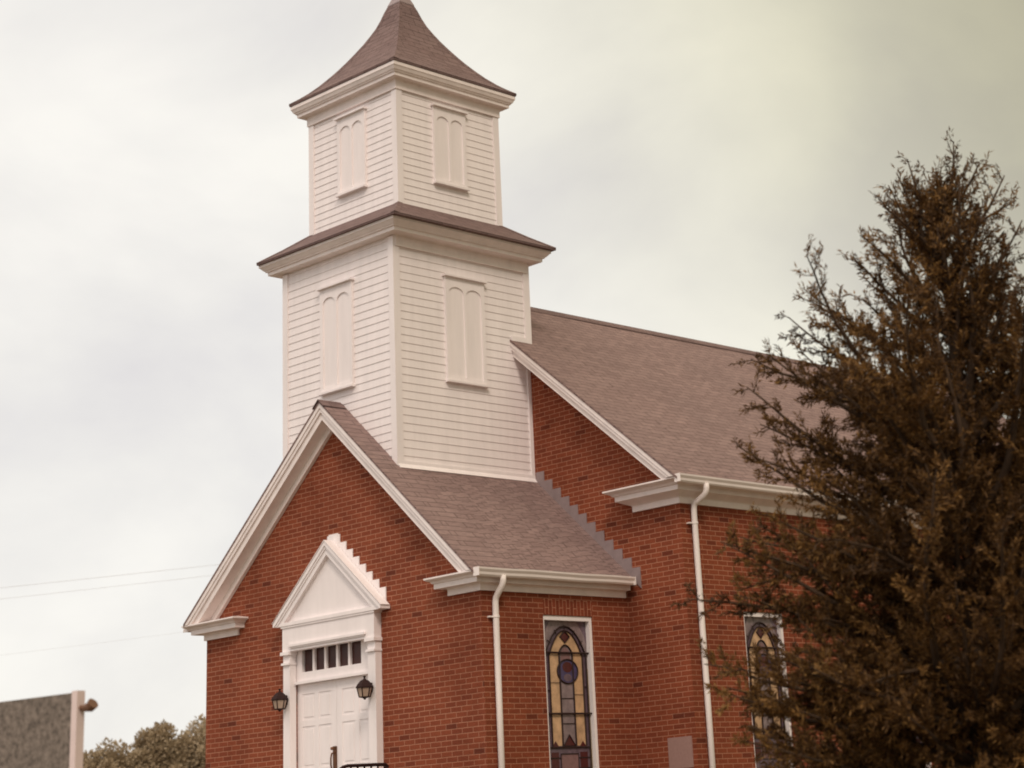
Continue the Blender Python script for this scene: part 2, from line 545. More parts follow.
pv = eave_profile(4.69, 4.932, .27)
cornice('cornice', lambda o: [(w + .66 * o, d - .06), (w + .66 * o, -o), (2.42 - .85 * o, -o), (2.42 - .85 * o, -.001 if o else 0)], pv, church)
cornice('cornice', lambda o: [(-w - .98 * o, d - .004), (-w - .98 * o, -o), (-2.22 + .9 * o, -o), (-2.22 + .9 * o, -.001 if o else 0)], pv, church)
pn = eave_profile(5.845, 6.155, .345)
pn = [(o, z + (.06 if 4 <= i < 8 else 0) if i < 8 else z) for i, (o, z) in enumerate(pn)]
for sx, xr in ((1, 3.24), (-1, 3.24)):
    cornice('cornice', lambda o: [(sx * (W + .8 * o), NB), (sx * (W + .8 * o), d - o), (sx * (xr - .85 * o), d - o), (sx * (xr - .85 * o), d - (.001 if o else 0))], pn, church)

# gutters (ogee trough hung on the eave) and downspouts
def gutter(x, zt, y0, y1, s=1):
    m = MB()
    pr = [(0, zt), (0, zt - .105), (.062, zt - .105), (.078, zt - .085), (.082, zt - .055), (.105, zt - .022), (.108, zt),
          (.098, zt), (.095, zt - .018), (.072, zt - .052), (.068, zt - .080), (.058, zt - .092), (.012, zt - .092), (.012, zt)]
    ys = [y0 + (y1 - y0) * i / 6 for i in range(7)]
    m.loft([[(x + s * a, y, z - .004 * math.sin(i * 2.1)) for a, z in pr] for i, y in enumerate(ys)])
    for y in (y0 - .006, y1):
        m.box(min(x, x + s * .109), max(x, x + s * .109), y, y + .006, zt - .107, zt + .003)
    return m.build('gutter', GUTTER, church)


gutter(w + .66 * .27 - .02, 4.945, -.265, d - .11)
gutter(W + .8 * .345 - .02, 6.17, d - .365, NB + .3)
gutter(-w - .98 * .27 + .05, 4.945, -.19, d - .02, -1)
gutter(-W - .8 * .345 + .02, 6.17, d - .365, NB + .3, -1)


def downspout(xg, xw, y, zt, r=.042):
    m = MB()
    pts = [(xg, y, zt), (xg, y, zt - .06), (xg - .01, y, zt - .10), (xg - .04, y, zt - .145), (xw + .045, y, zt - .225), (xw + .012, y, zt - .265), (xw, y, zt - .32), (xw, y, 3.4), (xw, y, 1.3)]
    m.tube(pts, r, 12)
    o = m.build('downspout', GUTTER, church, smooth=True)
    for z in (zt - .52, 2.0):
        s = MB()
        s.lathe((xw, y, z), [(r + .001, 0), (r + .007, .004), (r + .007, .03), (r + .001, .034)], 14)
        s.box(xw - .062, xw - .0, y - .105, y - r * .6, z + .008, z + .026)
        s.build('strap', GUTTER, o)
    return o


downspout(w + .215, w + .055, .195, 4.86)
downspout(W + .315, W + .058, 2.99, 6.08)

# ------------------------------------------------------------------ stepped flashing where the vestibule roof meets the nave wall
for sx in (1, -1):
    m = MB()
    x = 1.30
    i = 0
    while x < 3.2:
        x1 = min(x + .165, 3.27)
        SLx = .898 if sx > 0 else .847
        zof = ZA + SLx * XC * sx
        zt = zof - SLx * x + .15
        yy = d - .012 - .002 * (i % 2)
        m.prism([(sx * x, yy, zof - SLx * x - .02), (sx * x1, yy, zof - SLx * x1 - .02), (sx * x1, yy, zt - .02), (sx * x, yy, zt - .02)], (0, .012, 0))
        x = x1; i += 1
    m.build('step_flashing', STEP_LEAD, church)

# ------------------------------------------------------------------ tower
TCX, TCY = -.015, 1.465


def tower_stage(half, zb, zt, exposure, frieze, panel):
    faces = [((0, -1), (1, 0)), ((1, 0), (0, 1)), ((0, 1), (-1, 0)), ((-1, 0), (0, -1))]
    m = MB()
    m.box(TCX - half + .01, TCX + half - .01, TCY - half + .01, TCY + half - .01, zb, zt)
    for (nx_, ny_), (tx, ty) in faces:
        P = lambda s, o, z: (TCX + tx * s + nx_ * (half + o), TCY + ty * s + ny_ * (half + o), z)
        z = zb
        e = half - .075
        while z < zt - .01:
            z1 = min(z + exposure, zt)
            pr = lambda s: [P(s, -.012, z), P(s, .013, z), P(s, .012 if z1 - z > .05 else .013, z + .006), P(s, .004, z1 + .004), P(s, -.012, z1 + .004)]
            m.loft([pr(-e), pr(e)])
            z = z1
    st = m.build('tower_stage', SIDING, church)
    for sx, sy in ((1, -1), (-1, -1), (1, 1), (-1, 1)):
        c = MB()
        cx, cy = TCX + sx * half, TCY + sy * half
        a, bb = sorted((cx - sx * .085, cx + sx * .030)); c0, c1 = sorted((cy - sy * .005, cy + sy * .030))
        c.box(a, bb, c0, c1, zb, zt)
        a, bb = sorted((cx - sx * .005, cx + sx * .030)); c0, c1 = sorted((cy - sy * .085, cy - sy * .005))
        c.box(a, bb, c0, c1, zb, zt)
        c.build('corner_board', WHITE, st)
    # blind twin-arched panels
    pz0, pz1, pw, pc = panel
    for (nx_, ny_), (tx, ty) in faces:
        c = MB()
        P = lambda s, o, z: Vector((TCX + tx * s + nx_ * (half + o), TCY + ty * s + ny_ * (half + o), z))
        dn = Vector((-nx_, -ny_, 0))

        def slab(pts, o0, o1):
            c.prism([P(s, o1, z) for s, z in pts], dn * (o1 - o0))
        hw = pw / 2
        fr = .065; mul_ = .022
        slab([(-hw, pz0), (hw, pz0), (hw, pz1), (-hw, pz1)], .004, .030)          # back board
        slab([(-hw, pz0), (-hw + fr, pz0), (-hw + fr, pz1), (-hw, pz1)], .030, .050)
        slab([(hw - fr, pz0), (hw, pz0), (hw, pz1), (hw - fr, pz1)], .030, .050)
        slab([(-mul_, pz0 + .06), (mul_, pz0 + .06), (mul_, pz1 - .10), (-mul_, pz1 - .10)], .030, .049)
        slab([(-hw + fr, pz0), (hw - fr, pz0), (hw - fr, pz0 + .06), (-hw + fr, pz0 + .06)], .030, .048)
        # spandrel above the two arches
        ow = (hw - fr - mul_) ; spring = pz1 - .235; rise = .095; K = 10
        for sgn in (-1, 1):
            cc = sgn * (mul_ + ow / 2)
            for k in range(K):
                a0, a1 = math.pi * k / K, math.pi * (k + 1) / K
                s0, s1 = cc - ow / 2 * math.cos(a0), cc - ow / 2 * math.cos(a1)
                slab([(s0, spring + rise * math.sin(a0)), (s1, spring + rise * math.sin(a1)), (s1, pz1), (s0, pz1)], .030, .0482)
        slab([(-mul_, pz1 - .10), (mul_, pz1 - .10), (mul_, pz1), (-mul_, pz1)], .030, .0481)
        po = c.build('arched_panel', WHITE, st)
        h = MB()
        h.prism([P(s, .095, z) for s, z in ((-hw - .03, pz1), (hw + .03, pz1), (hw + .03, pz1 + .028), (-hw - .03, pz1 + .028))], dn * .09)
        h.build('drip_cap', WHITE, po)
        h = MB()
        h.prism([P(s, .085, z) for s, z in ((-hw - .015, pz0 - .032), (hw + .015, pz0 - .032), (hw + .015, pz0), (-hw - .015, pz0))], dn * .08)
        h.build('sill', WHITE, po)
    return st


def tower_cornice(half, prof, parent):
    q = lambda o: [(TCX - half - o, TCY - half - o), (TCX + half + o, TCY - half - o), (TCX + half + o, TCY + half + o), (TCX - half - o, TCY + half + o)]
    return cornice('cornice', q, prof, parent, closed=True, caps=False)


s1 = tower_stage(1.262, 5.6, 9.93, .1157, .14, (7.925, 9.475, .735, 0))
tower_cornice(1.270, [(0, 9.785), (.040, 9.785), (.040, 9.93), (.06, 9.945), (.205, 9.95), (.212, 9.95), (.215, 10.0), (.240, 10.005), (.245, 10.02), (.262, 10.03), (.300, 10.075), (.312, 10.078), (.312, 10.118), (0, 10.118)], s1)
# bottom skirt board and flashing kicked out over the shingles
for sx in (1, -1):
    m = MB()
    x = TCX + sx * 1.262
    zr_ = ZA - (.898 if sx > 0 else .847) * (1.281 - sx * XC)
    a, c_ = sorted((x - sx * .02, x + sx * .034))
    m.box(a, c_, TCY - 1.262 - .034, TCY + 1.25, zr_ - .1, zr_ + .075)
    m.prism([(x + sx * .034, TCY - 1.28, zr_ + .03), (x + sx * .085, TCY - 1.28, zr_ - .035), (x + sx * .034, TCY - 1.28, zr_ - .06)], (0, 2.52, 0))
    m.build('skirt_board', WHITE, s1)
def restretch(o, y0, y1, n0, n1):
    for v in o.data.vertices:
        v.co.y = n0 + (v.co.y - y0) * (n1 - n0) / (y1 - y0)
    for c in o.children:
        if not c.name.startswith('cornice'):
            restretch(c, y0, y1, n0, n1)


restretch(s1, TCY - 1.262, TCY + 1.262, .145, 2.80)         # the lower stage is a little deeper than wide
# short apron where the tower's back corner sits on the nave roof
for sx in (1, -1):
    m = MB()
    x = TCX + sx * 1.262
    a, c_ = sorted((x + sx * .0, x + sx * .032))
    m.prism([(a, d - .36, rn(c_) + .0), (a, TCY + 1.281 + .03, rn(c_)), (a, TCY + 1.281 + .03, rn(c_) + .075), (a, d - .36, rn(c_) + .075)], (c_ - a, 0, 0))
    m.build('apron_flashing', WHITE, s1)

TCX = .02
s2 = tower_stage(1.022, 10.30, 12.50, .1105, .14, (11.01, 12.225, .655, 0))
tower_cornice(1.035, [(0, 12.34), (.034, 12.34), (.034, 12.475), (.05, 12.49), (.135, 12.495), (.142, 12.495), (.145, 12.545), (.165, 12.55), (.168, 12.565), (.185, 12.575), (.208, 12.625), (.216, 12.63), (.216, 12.685), (0, 12.685)], s2)

# hipped skirt roof between the stages
def square_ring(h, z):
    return [(TCX - h, TCY - h, z), (TCX + h, TCY - h, z), (TCX + h, TCY + h, z), (TCX - h, TCY + h, z)]


m = MB()
m.loft([square_ring(1.620, 10.120), square_ring(1.622, 10.148), square_ring(1.34, 10.335), square_ring(1.05, 10.545), square_ring(.9, 10.55)])
sk = m.build('skirt_roof', SHINGLE_TOWER, church)


def hip_caps(prof, parent, wd=.085):
    for sx, sy in ((1, -1), (-1, -1), (1, 1), (-1, 1)):
        m = MB()
        rings = []
        for i, (h, z) in enumerate(prof):
            t = wd * min(1, .35 + h)
            c = Vector((TCX + sx * h, TCY + sy * h, z + .014))
            p = Vector((TCX + sx * h - sx * t, TCY + sy * h, z + .006)); q = Vector((TCX + sx * h, TCY + sy * h - sy * t, z + .006))
            rings.append([p, c, q, Vector((TCX + sx * (h - .02), TCY + sy * (h - .02), z - .02))])
        m.loft(rings)
        m.build('hip_cap', SHINGLE_TOWER, parent)


hip_caps([(1.625, 10.148), (1.34, 10.335), (1.05, 10.545)], sk)

SP = [(1.262, 12.690), (1.270, 12.722), (1.15, 12.806), (1.05, 12.888), (.93, 13.005), (.817, 13.135), (.72, 13.255), (.634, 13.372), (.53, 13.525), (.434, 13.675), (.355, 13.815),
      (.288, 13.945), (.235, 14.08), (.19, 14.215), (.145, 14.33), (.10, 14.45)]
m = MB()
m.loft([square_ring(h, z) for h, z in SP])
spire = m.build('spire', SHINGLE_TOWER, church)
hip_caps(SP[1:-1], spire, .10)
m = MB()
m.loft([square_ring(h, z) for h, z in ((.150, 14.325), (.152, 14.34), (.105, 14.455), (.065, 14.55), (.02, 14.66), (.012, 14.72))])
m.build('metal_cap', STEP_LEAD, spire)

# ------------------------------------------------------------------ entrance
def P0(m, pts, y0, y1, mi=0):
    m.prism([(x, y0, z) for x, z in pts], (0, y1 - y0, 0), mi)


def R0(m, x0, x1, z0, z1, y0, y1, mi=0):
    m.box(x0, x1, y0, y1, z0, z1, mi)


ent = MB()
PX0, PX1 = -1.01, 1.0                                                    # outer edges of the surround
for x0, x1 in ((PX0, DX0 + .02), (DX1 - .02, PX1)):
    R0(ent, x0, x1, 1.85, 4.27, -.11, .0)                                   # pilaster shaft
    R0(ent, x0 - .012, x1 + .012, 1.85, 2.05, -.135, -.0012)                # plinth
    R0(ent, x0 - .012, x1 + .012, 4.135, 4.165, -.14, -.0013)               # necking
    R0(ent, x0 - .022, x1 + .022, 4.27, 4.315, -.15, -.0014)                # capital
R0(ent, PX0, PX1, 4.315, 4.66, -.125, .0)                                   # frieze
R0(ent, PX0 + .20, PX1 - .20, 4.352, 4.372, -.145, -.1265)
R0(ent, PX0 + .17, PX1 - .17, 4.372, 4.405, -.16, -.1266)
R0(ent, PX0 - .02, PX1 + .02, 4.64, 4.668, -.14, -.002)
ent_o = ent.build('door_surround', WHITE, church)

ped = MB()
AX, AZ = .015, 5.73
BX0, BX1, BZ = -1.165, 1.195, 4.70
psl = (AZ - BZ) / (BX1 - AX)
R0(ped, BX0 + .05, BX1 - .075, 4.668, 4.715, -.15, -.0025)                   # base shelf
P0(ped, [(BX0 + .15, 4.715), (BX1 - .15, 4.715), (AX, AZ - .17)], -.085, -.0021)   # tympanum
for s in (-1, 1):
    bx = BX0 if s < 0 else BX1
    for ya, yb, t0_, t1_ in ((-.175, -.14, 0, .065), (-.16, -.12, .065, .105), (-.145, -.003, .105, .19), (-.14, -.0035, .0, .105)):
        q_ = clip_low([(AX, 0, AZ - t0_), (bx, 0, BZ - t0_ + .02), (bx, 0, BZ - t1_ + .02), (AX, 0, AZ - t1_)], 4.672)
        if len(q_) > 2:
            P0(ped, [(p.x, p.z) for p in q_], ya, yb)
ped_o = ped.build('pediment', WHITE, church)
fl = MB()
for s in (-1, 1):
    n = 8
    for i in range(n):
        run = (BX1 - AX) * .94
        x0 = AX + s * (run * i / n); x1 = AX + s * (run * (i + 1) / n)
        zt = AZ - psl * abs(x0 - AX) + .085
        P0(fl, [(p.x, p.z) for p in clip_low([(x0, 0, zt - .17), (x1, 0, zt - .17 - psl * run / n), (x1, 0, zt), (x0, 0, zt)], 4.70)], -.014 - .002 * (i % 2), -.001)
R0(fl, AX - .10, AX + .10, AZ - .1, AZ + .10, -.02, -.0015)
fl.build('stepped_flashing', WHITE, ped_o)
pr = MB()
for s in (-1, 1):
    bx = BX0 if s < 0 else BX1
    P0(pr, [(AX, AZ + .012), (bx + s * .015, BZ + .032 - .008), (bx + s * .015, BZ + .02), (AX, AZ + .001)], -.185, -.022)
pr.build('pediment_roof', WHITE, ped_o)

# transom: five lights
tr = MB()
TX0, TX1, TZ0, TZ1 = -.745, .555, 4.02, 4.34
R0(tr, DX0, TX0, 3.86, 4.36, .012, .07); R0(tr, TX1, DX1, 3.86, 4.36, .012, .07)
R0(tr, TX0, TX1, 3.90, TZ0, .012, .07); R0(tr, TX0, TX1, TZ1, 4.36, .012, .07)
R0(tr, DX0, DX1, 3.862, 3.898, -.04, .07)
pwid = (TX1 - TX0) / 5
for i in range(1, 5):
    R0(tr, TX0 + i * pwid - .022, TX0 + i * pwid + .022, TZ0, TZ1, .014, .065)
tr_o = tr.build('transom', WHITE, church)
for i in range(5):
    pn_ = MB()
    R0(pn_, TX0 + i * pwid + .022, TX0 + (i + 1) * pwid - .022, TZ0, TZ1, .05, .056)
    pn_.build('pane', DARKGLASS, tr_o)

# double door, six panels a leaf
for k in (0, 1):
    x0, x1 = (DX0, (DX0 + DX1) / 2 - .003) if k == 0 else ((DX0 + DX1) / 2 + .003, DX1)
    dm = MB()
    R0(dm, x0, x1, 1.855, 3.86, .045, .085)
    st_ = .115
    rails = [(1.855, 2.07), (2.62, 2.74), (3.29, 3.375), (3.725, 3.86)]
    xm = (x0 + x1) / 2
    for a, c_ in ((x0, x0 + st_), (xm - .045, xm + .045), (x1 - st_, x1)):
        R0(dm, a, c_, 1.856, 3.859, .036, .046)
    for z0, z1 in rails:
        for a, c_ in ((x0 + st_, xm - .045), (xm + .045, x1 - st_)):
            R0(dm, a, c_, z0 + .001, z1 - .001, .0362, .046)
    for (z0, z1) in ((2.07, 2.62), (2.74, 3.29), (3.375, 3.725)):            # raised fields
        for a, c_ in ((x0 + st_, xm - .045), (xm + .045, x1 - st_)):
            R0(dm, a + .04, c_ - .04, z0 + .04, z1 - .04, .0385, .0455)
    do = dm.build('door', WHITE, church)
    for z in (3.62, 2.86, 2.05):
        hm = MB()
        hx = x0 + .006 if k == 0 else x1 - .006
        hm.tube([(hx, .016, z), (hx, .016, z + .10)], .011, 8)
        hm.build('hinge', BRASS, do)
    if k == 0:
        hd = MB()
        hx = x1 - .035
        hd.box(hx - .035, hx + .035, .018, .035, 2.66, 2.985)
        hd.lathe((hx, -.02, 2.955), [(.004, -.022), (.022, -.015), (.026, 0), (.022, .015), (.004, .022)], 12)
        hd.tube([(hx, .012, 2.90), (hx, -.03, 2.89), (hx, -.045, 2.83), (hx, -.045, 2.74), (hx, -.03, 2.69), (hx, .012, 2.68)], .011, 8)
        hd.build('handle', BRASS, do)

# landing and steps (below the bottom edge of the photograph)
sp = MB()
for i in range(5):
    sp.box(-1.45, 1.55, -1.25 - .3 * i, -.004 if i == 0 else -1.25 - .3 * (i - 1), .55, 1.84 - .165 * i)
sp.build('entrance_steps', CONCRETE, church)

# cornerstone
m = MB()
m.box(3.573, 4.0, d - .012, d + .01, 2.39, 2.787)
cs = m.build('cornerstone', STONE, church)
cs['label'] = 'blank pinkish grey stone plaque set in the brick by the downspout'


# ------------------------------------------------------------------ stained glass windows (faces +x at wall plane xw)
def glass_window(xw, y0, y1, z0, z1):
    fr = MB()
    xo = xw - .015
    for a, c_, e, f_ in ((y0, y0 + .03, z0, z1), (y1 - .05, y1, z0, z1), (y0 + .03, y1 - .05, z1 - .06, z1), (y0 + .03, y1 - .05, z0, z0 + .05)):
        fr.box(xw - .17, xo, a + .001, c_, e, f_)
    fo_ = fr.build('window', WHITE, church)
    sm = MB()
    sm.box(xw - .14, xw + .05, y0 - .06, y1 + .06, z0 - .05, z0 - .001)
    sm.build('sill', WHITE, fo_)
    gy0, gy1, gz0, gz1 = y0 + .03, y1 - .05, z0 + .05, z1 - .06
    gw = gy1 - gy0
    X = xw - .085
    g_ = MB()
    ld = MB()
    layer = [0]

    def Y(u): return gy0 + u * gw
    def Z(v): return gz1 - v

    def poly(pts, mi, lift):
        g_.prism([(X + lift, Y(u), Z(v)) for u, v in pts], (-.004, 0, 0), mi)

    def came(pts, wd=.010, lift=.016, closed=False):
        if closed:
            pts = pts + [pts[0]]
        ld.tube([(X + lift, Y(u), Z(v)) for u, v in pts], wd, 6)
    H = gz1 - gz0
    R_ = gw                       # v is metres, u is a fraction of the width
    arch = lambda uc, half, vs_, rise, n=14: [(uc - half * math.cos(math.pi * k / n), vs_ - rise * (1 - abs(math.cos(math.pi * k / n)) ** 2.2)) for k in range(n + 1)]
    poly([(0, 0), (1, 0), (1, H), (0, H)], 1, 0)                                        # mauve ground
    poly([(0, .62), (.13, .62), (.13, H), (0, H)], 4, .002)                              # olive borders
    poly([(.88, .62), (1, .62), (1, H), (.88, H)], 4, .002)
    poly([(0, 0), (.2, 0), (.05, .18), (0, .3)], 2, .002); poly([(.8, 0), (1, 0), (1, .3), (.95, .18)], 2, .002)
    o_ = arch(.5, .45, .44, .37)
    poly(o_ + [(.95, 1.62), (.05, 1.62)], 2, .003)                                       # dark outer arch
    o1 = arch(.5, .37, .46, .335)
    poly(o1 + [(.87, 1.60), (.13, 1.60)], 0, .005)                                       # amber lancet
    poly([(.5, .13), (.61, .205), (.5, .285), (.39, .205)], 5, .007)                     # ruby diamond
    ci = arch(.5, .145, .42, .105)
    poly(ci + [(.645, 1.60), (.355, 1.60)], 1, .008)                                     # mauve middle light
    poly(arch(.5, .10, .42, .075) + [(.6, .52), (.4, .52)], 6, .010)
    med = [(.53 + .225 * math.cos(a), .655 - .155 * math.sin(a)) for a in [2 * math.pi * k / 20 for k in range(20)]]
    poly(med, 3, .012)
    poly([(.53 + .11 * math.cos(a), .60 - .07 * math.sin(a)) for a in [2 * math.pi * k / 12 for k in range(12)]], 5, .014)
    poly([(.53 + .09 * math.cos(a), .735 - .05 * math.sin(a)) for a in [2 * math.pi * k / 12 for k in range(12)]], 2, .014)
    poly([(.06, 1.62), (.94, 1.62), (.94, H - .06), (.06, H - .06)], 2, .006)             # plinth panel
    poly([(.30, 1.70), (.68, 1.70), (.68, 1.90), (.30, 1.90)], 6, .009)
    poly([(.10, 1.68), (.26, 1.68), (.26, 1.92), (.10, 1.92)], 5, .009)
    poly([(.73, 1.68), (.89, 1.68), (.89, 1.92), (.73, 1.92)], 5, .009)
    poly([(.5, 1.46), (.63, 1.60), (.37, 1.60)], 5, .010)
    poly([(.20, 1.54), (.27, 1.61), (.13, 1.61)], 5, .010); poly([(.80, 1.54), (.87, 1.61), (.73, 1.61)], 5, .010)
    go_ = g_.build('stained_glass', [AMBER, MAUVE, PURPLE, BLUE, OLIVE, RUBY, ROSE], fo_)
    came([(.05, 1.62)] + o_ + [(.95, 1.62)], .011)
    came([(.13, 1.60)] + o1 + [(.87, 1.60)], .011)
    came([(.355, 1.60)] + ci + [(.645, 1.60)], .012)
    came(med, .011, closed=True)
    came([(.5, .13), (.61, .205), (.5, .285), (.39, .205)], .008, closed=True)
    came([(.05, 1.62), (.95, 1.62)], .012)
    came([(.06, H - .06), (.94, H - .06)], .010)
    came([(.05, 1.62), (.05, H - .02)], .010); came([(.95, 1.62), (.95, H - .02)], .010)
    came([(.05, .9), (.13, .9)], .006); came([(.87, .85), (.95, .85)], .006)
    for v in (1.75, 1.88):
        came([(.05, v), (.30, v)], .006); came([(.68, v), (.95, v)], .006)
    came([(.30, 1.70), (.68, 1.70), (.68, 1.90), (.30, 1.90)], .007, closed=True)
    came([(.5, 1.46), (.63, 1.60), (.37, 1.60)], .007, closed=True)
    came([(.13, .8), (.355, .8)], .0035); came([(.645, .95), (.87, .95)], .0035); came([(.355, 1.0), (.645, 1.0)], .005); came([(.355, 1.32), (.645, 1.32)], .005)
    for a in (30, 60, 90, 120, 150):
        c_, s_ = math.cos(rad(a)), math.sin(rad(a))
        came([(.5 + .37 * c_, .46 - .335 * s_), (.5 + .45 * c_, .44 - .37 * s_)], .006)
    for v in (.415, 1.195):
        ld.tube([(X + .030, Y(0), Z(v)), (X + .030, Y(1), Z(v))], .013, 6)
    ld.build('leading', LEAD, fo_)
    return fo_


def soldier(xw, y0, y1, z1, s=1):
    m = MB()
    m.box(min(xw, xw + s * .004), max(xw, xw + s * .004), y0 + .01, y1 + .01, z1 + .004, z1 + .215)
    return m.build('soldier_course', SOLDIER, church)


glass_window(w, WY0, WY1, WZ0, WZ1); soldier(w, WY0, WY1, WZ1)
for y0, y1 in NW:
    glass_window(W, y0, y1, NZ0, NZ1); soldier(W, y0, y1, NZ1)
# dark plain glazing closes the openings on the far side, out of the photograph
for xw, y0, y1 in [(-w, WY0, WY1)] + [(-W, a, b_) for a, b_ in NW]:
    m = MB()
    m.box(xw + .10, xw + .12, y0, y1, WZ0, WZ1)
    m.build('glazing', PURPLE, church)
place(church, (0, 0, 1.1))

# ------------------------------------------------------------------ lanterns
def lantern(label):
    """modelled about its wall plate at the origin, wall behind it at y = 0"""
    r = thing('wall_lantern', label, 'lantern', 'lanterns on the door pilasters')
    m = MB()
    m.lathe((0, -.006, 0), [(.0, -.075), (.05, -.065), (.055, 0), (.05, .065), (.0, .075)], 10)
    for i in range(len(m.v)):
        x, y, z = m.v[i]; m.v[i] = (x * .75, y * .22, z)
    m.build('wall_plate', IRON, r)
    m = MB()
    m.tube([(0, -.01, .02), (0, -.04, .065), (0, -.08, .07), (0, -.12, .10)], .013, 8)
    m.build('bracket', IRON, r)
    c = (0, -.12, 0)
    m = MB()
    m.lathe(c, [(.015, .165), (.024, .155), (.010, .135), (.026, .115), (.062, .10), (.105, .055), (.134, .012), (.136, .0), (.118, -.004), (.03, -.004)], 6)
    m.build('lamp_cap', IRON, r)
    m = MB()
    m.lathe(c, [(.03, -.004), (.112, -.006), (.080, -.125), (.01, -.125)], 6)
    g_ = m.build('lamp_glass', LAMPGLASS, r)
    m = MB()
    for k in range(6):
        a = 2 * math.pi * k / 6
        m.tube([(c[0] + .114 * math.cos(a), c[1] + .114 * math.sin(a), -.004), (c[0] + .082 * math.cos(a), c[1] + .082 * math.sin(a), -.128)], .009, 6)
    m.lathe(c, [(.012, -.165), (.02, -.15), (.035, -.142), (.088, -.132), (.088, -.122), (.03, -.12)], 6)
    m.build('lamp_frame', IRON, r)
    return r


l1 = lantern('black hexagonal lantern hung over the right door leaf')
l1.location = (.90, -.112, 3.665)
l2 = l1.copy(); COL.objects.link(l2)
l2['label'] = 'black hexagonal lantern at the left edge of the door, against brick'
for ch in list(l1.children):
    c2 = ch.copy(); COL.objects.link(c2); c2.parent = l2
l2.location = (-.945, -.112, 3.665)
l1.scale = l2.scale = (.9, .9, .93)

# ------------------------------------------------------------------ iron handrail beside the door
r = thing('handrail', 'black iron handrail with pickets on the entrance landing', 'handrail')
RX = 1.22
m = MB()
m.tube([(RX, -.14, 2.60), (RX, -.12, 2.645), (RX, -.15, 2.668), (RX, -.30, 2.67), (RX, -.78, 2.665), (RX, -.86, 2.65), (RX, -1.9, 2.05), (RX, -2.2, 1.88)], .022, 8)
m.build('top_rail', IRON, r)
m = MB()
m.box(RX - .012, RX + .012, -.86, -.15, 1.95, 1.975)
m.build('bottom_rail', IRON, r)
for i in range(7):
    y = -.17 - i * .112
    m = MB()
    m.box(RX - .009, RX + .009, y - .009, y + .009, 1.835 if i in (0, 6) else 1.97, 2.655)
    m.build('picket', IRON, r)
place(r, (RX, -.15, 1.84))

# ------------------------------------------------------------------ sign out on the lawn
s = thing('signboard', 'dark mottled box sign with pale edge and lamp arm left of the church', 'sign')
SX, SY, ZT = 8.0, -8.9, 2.955
gz = ground_z(SX, SY)
m = MB()
m.box(SX - 2.15, SX - .035, SY - .03, SY + .03, 1.45, ZT - .012)
m.build('panel', SIGNFACE, s)
m = MB()
m.box(SX - .03, SX + .03, SY - .04, SY + .04, 1.40, ZT)
m.box(SX - 2.22, SX - 2.15, SY - .04, SY + .04, 1.40, ZT)
m.box(SX - 2.15, SX - .035, SY - .036, SY + .036, 1.40, 1.45)
m.build('frame', SIGNFRAME, s)
for x in (SX - 1.95, SX - .25):
    m = MB()
    m.box(x - .05, x + .05, SY - .05, SY + .05, gz - .3, 1.40)
    m.build('post', SIGNFRAME, s)
m = MB()
m.tube([(SX + .03, SY, ZT - .13), (SX + .09, SY, ZT - .135), (SX + .13, SY, ZT - .125)], .022, 8)
m.tube([(SX + .08, SY, ZT - .135), (SX + .13, SY, ZT - .13), (SX + .165, SY, ZT - .105)], [.028, .04, .046], 10)
m.build('floodlight', SIGNLAMP, s)
place(s, (SX, SY, gz))
s.rotation_euler = (0, 0, rad(11))

# ------------------------------------------------------------------ overhead wires
def wire(name, label, a, b_, sag, r=.0042):
    a, b_ = Vector(a), Vector(b_)
    dirv = b_ - a
    p0, p1 = a - dirv * 6, b_ + dirv * 9
    pts = []
    for i in range(61):
        t = i / 60
        p = p0.lerp(p1, t)
        p.z -= sag * (1 - (2 * t - 1) ** 2)
        pts.append(p)
    # re-level so the curve passes through the two seen points
    ta, tb = 6 / 16, 7 / 16
    za = a.z - sag * (1 - (2 * ta - 1) ** 2); zb = b_.z - sag * (1 - (2 * tb - 1) ** 2)
    for i, p in enumerate(pts):
        t = i / 60
        p.z += (a.z - za) + ((b_.z - zb) - (a.z - za)) * (t - ta) / (tb - ta)
    m = MB(); m.tube(pts, r, 5)
    return tag(m.build(name, WIREMAT, smooth=True), label, 'wire', 'wires strung past the church')


wire('overhead_wire', 'upper thin grey wire crossing the sky left of the church', (-30.6, 12.16, 9.38), (-27.5, 17.09, 9.84), 1.0)
wire('overhead_wire', 'thin grey wire just under the upper wire in the sky', (-30.59, 12.18, 9.06), (-27.49, 17.10, 9.54), 1.0, .0036)
wire('overhead_wire', 'lowest and faintest wire, level with the left cornice', (-29.87, 13.43, 7.60), (-27.57, 16.99, 7.98), 1.0, .002)


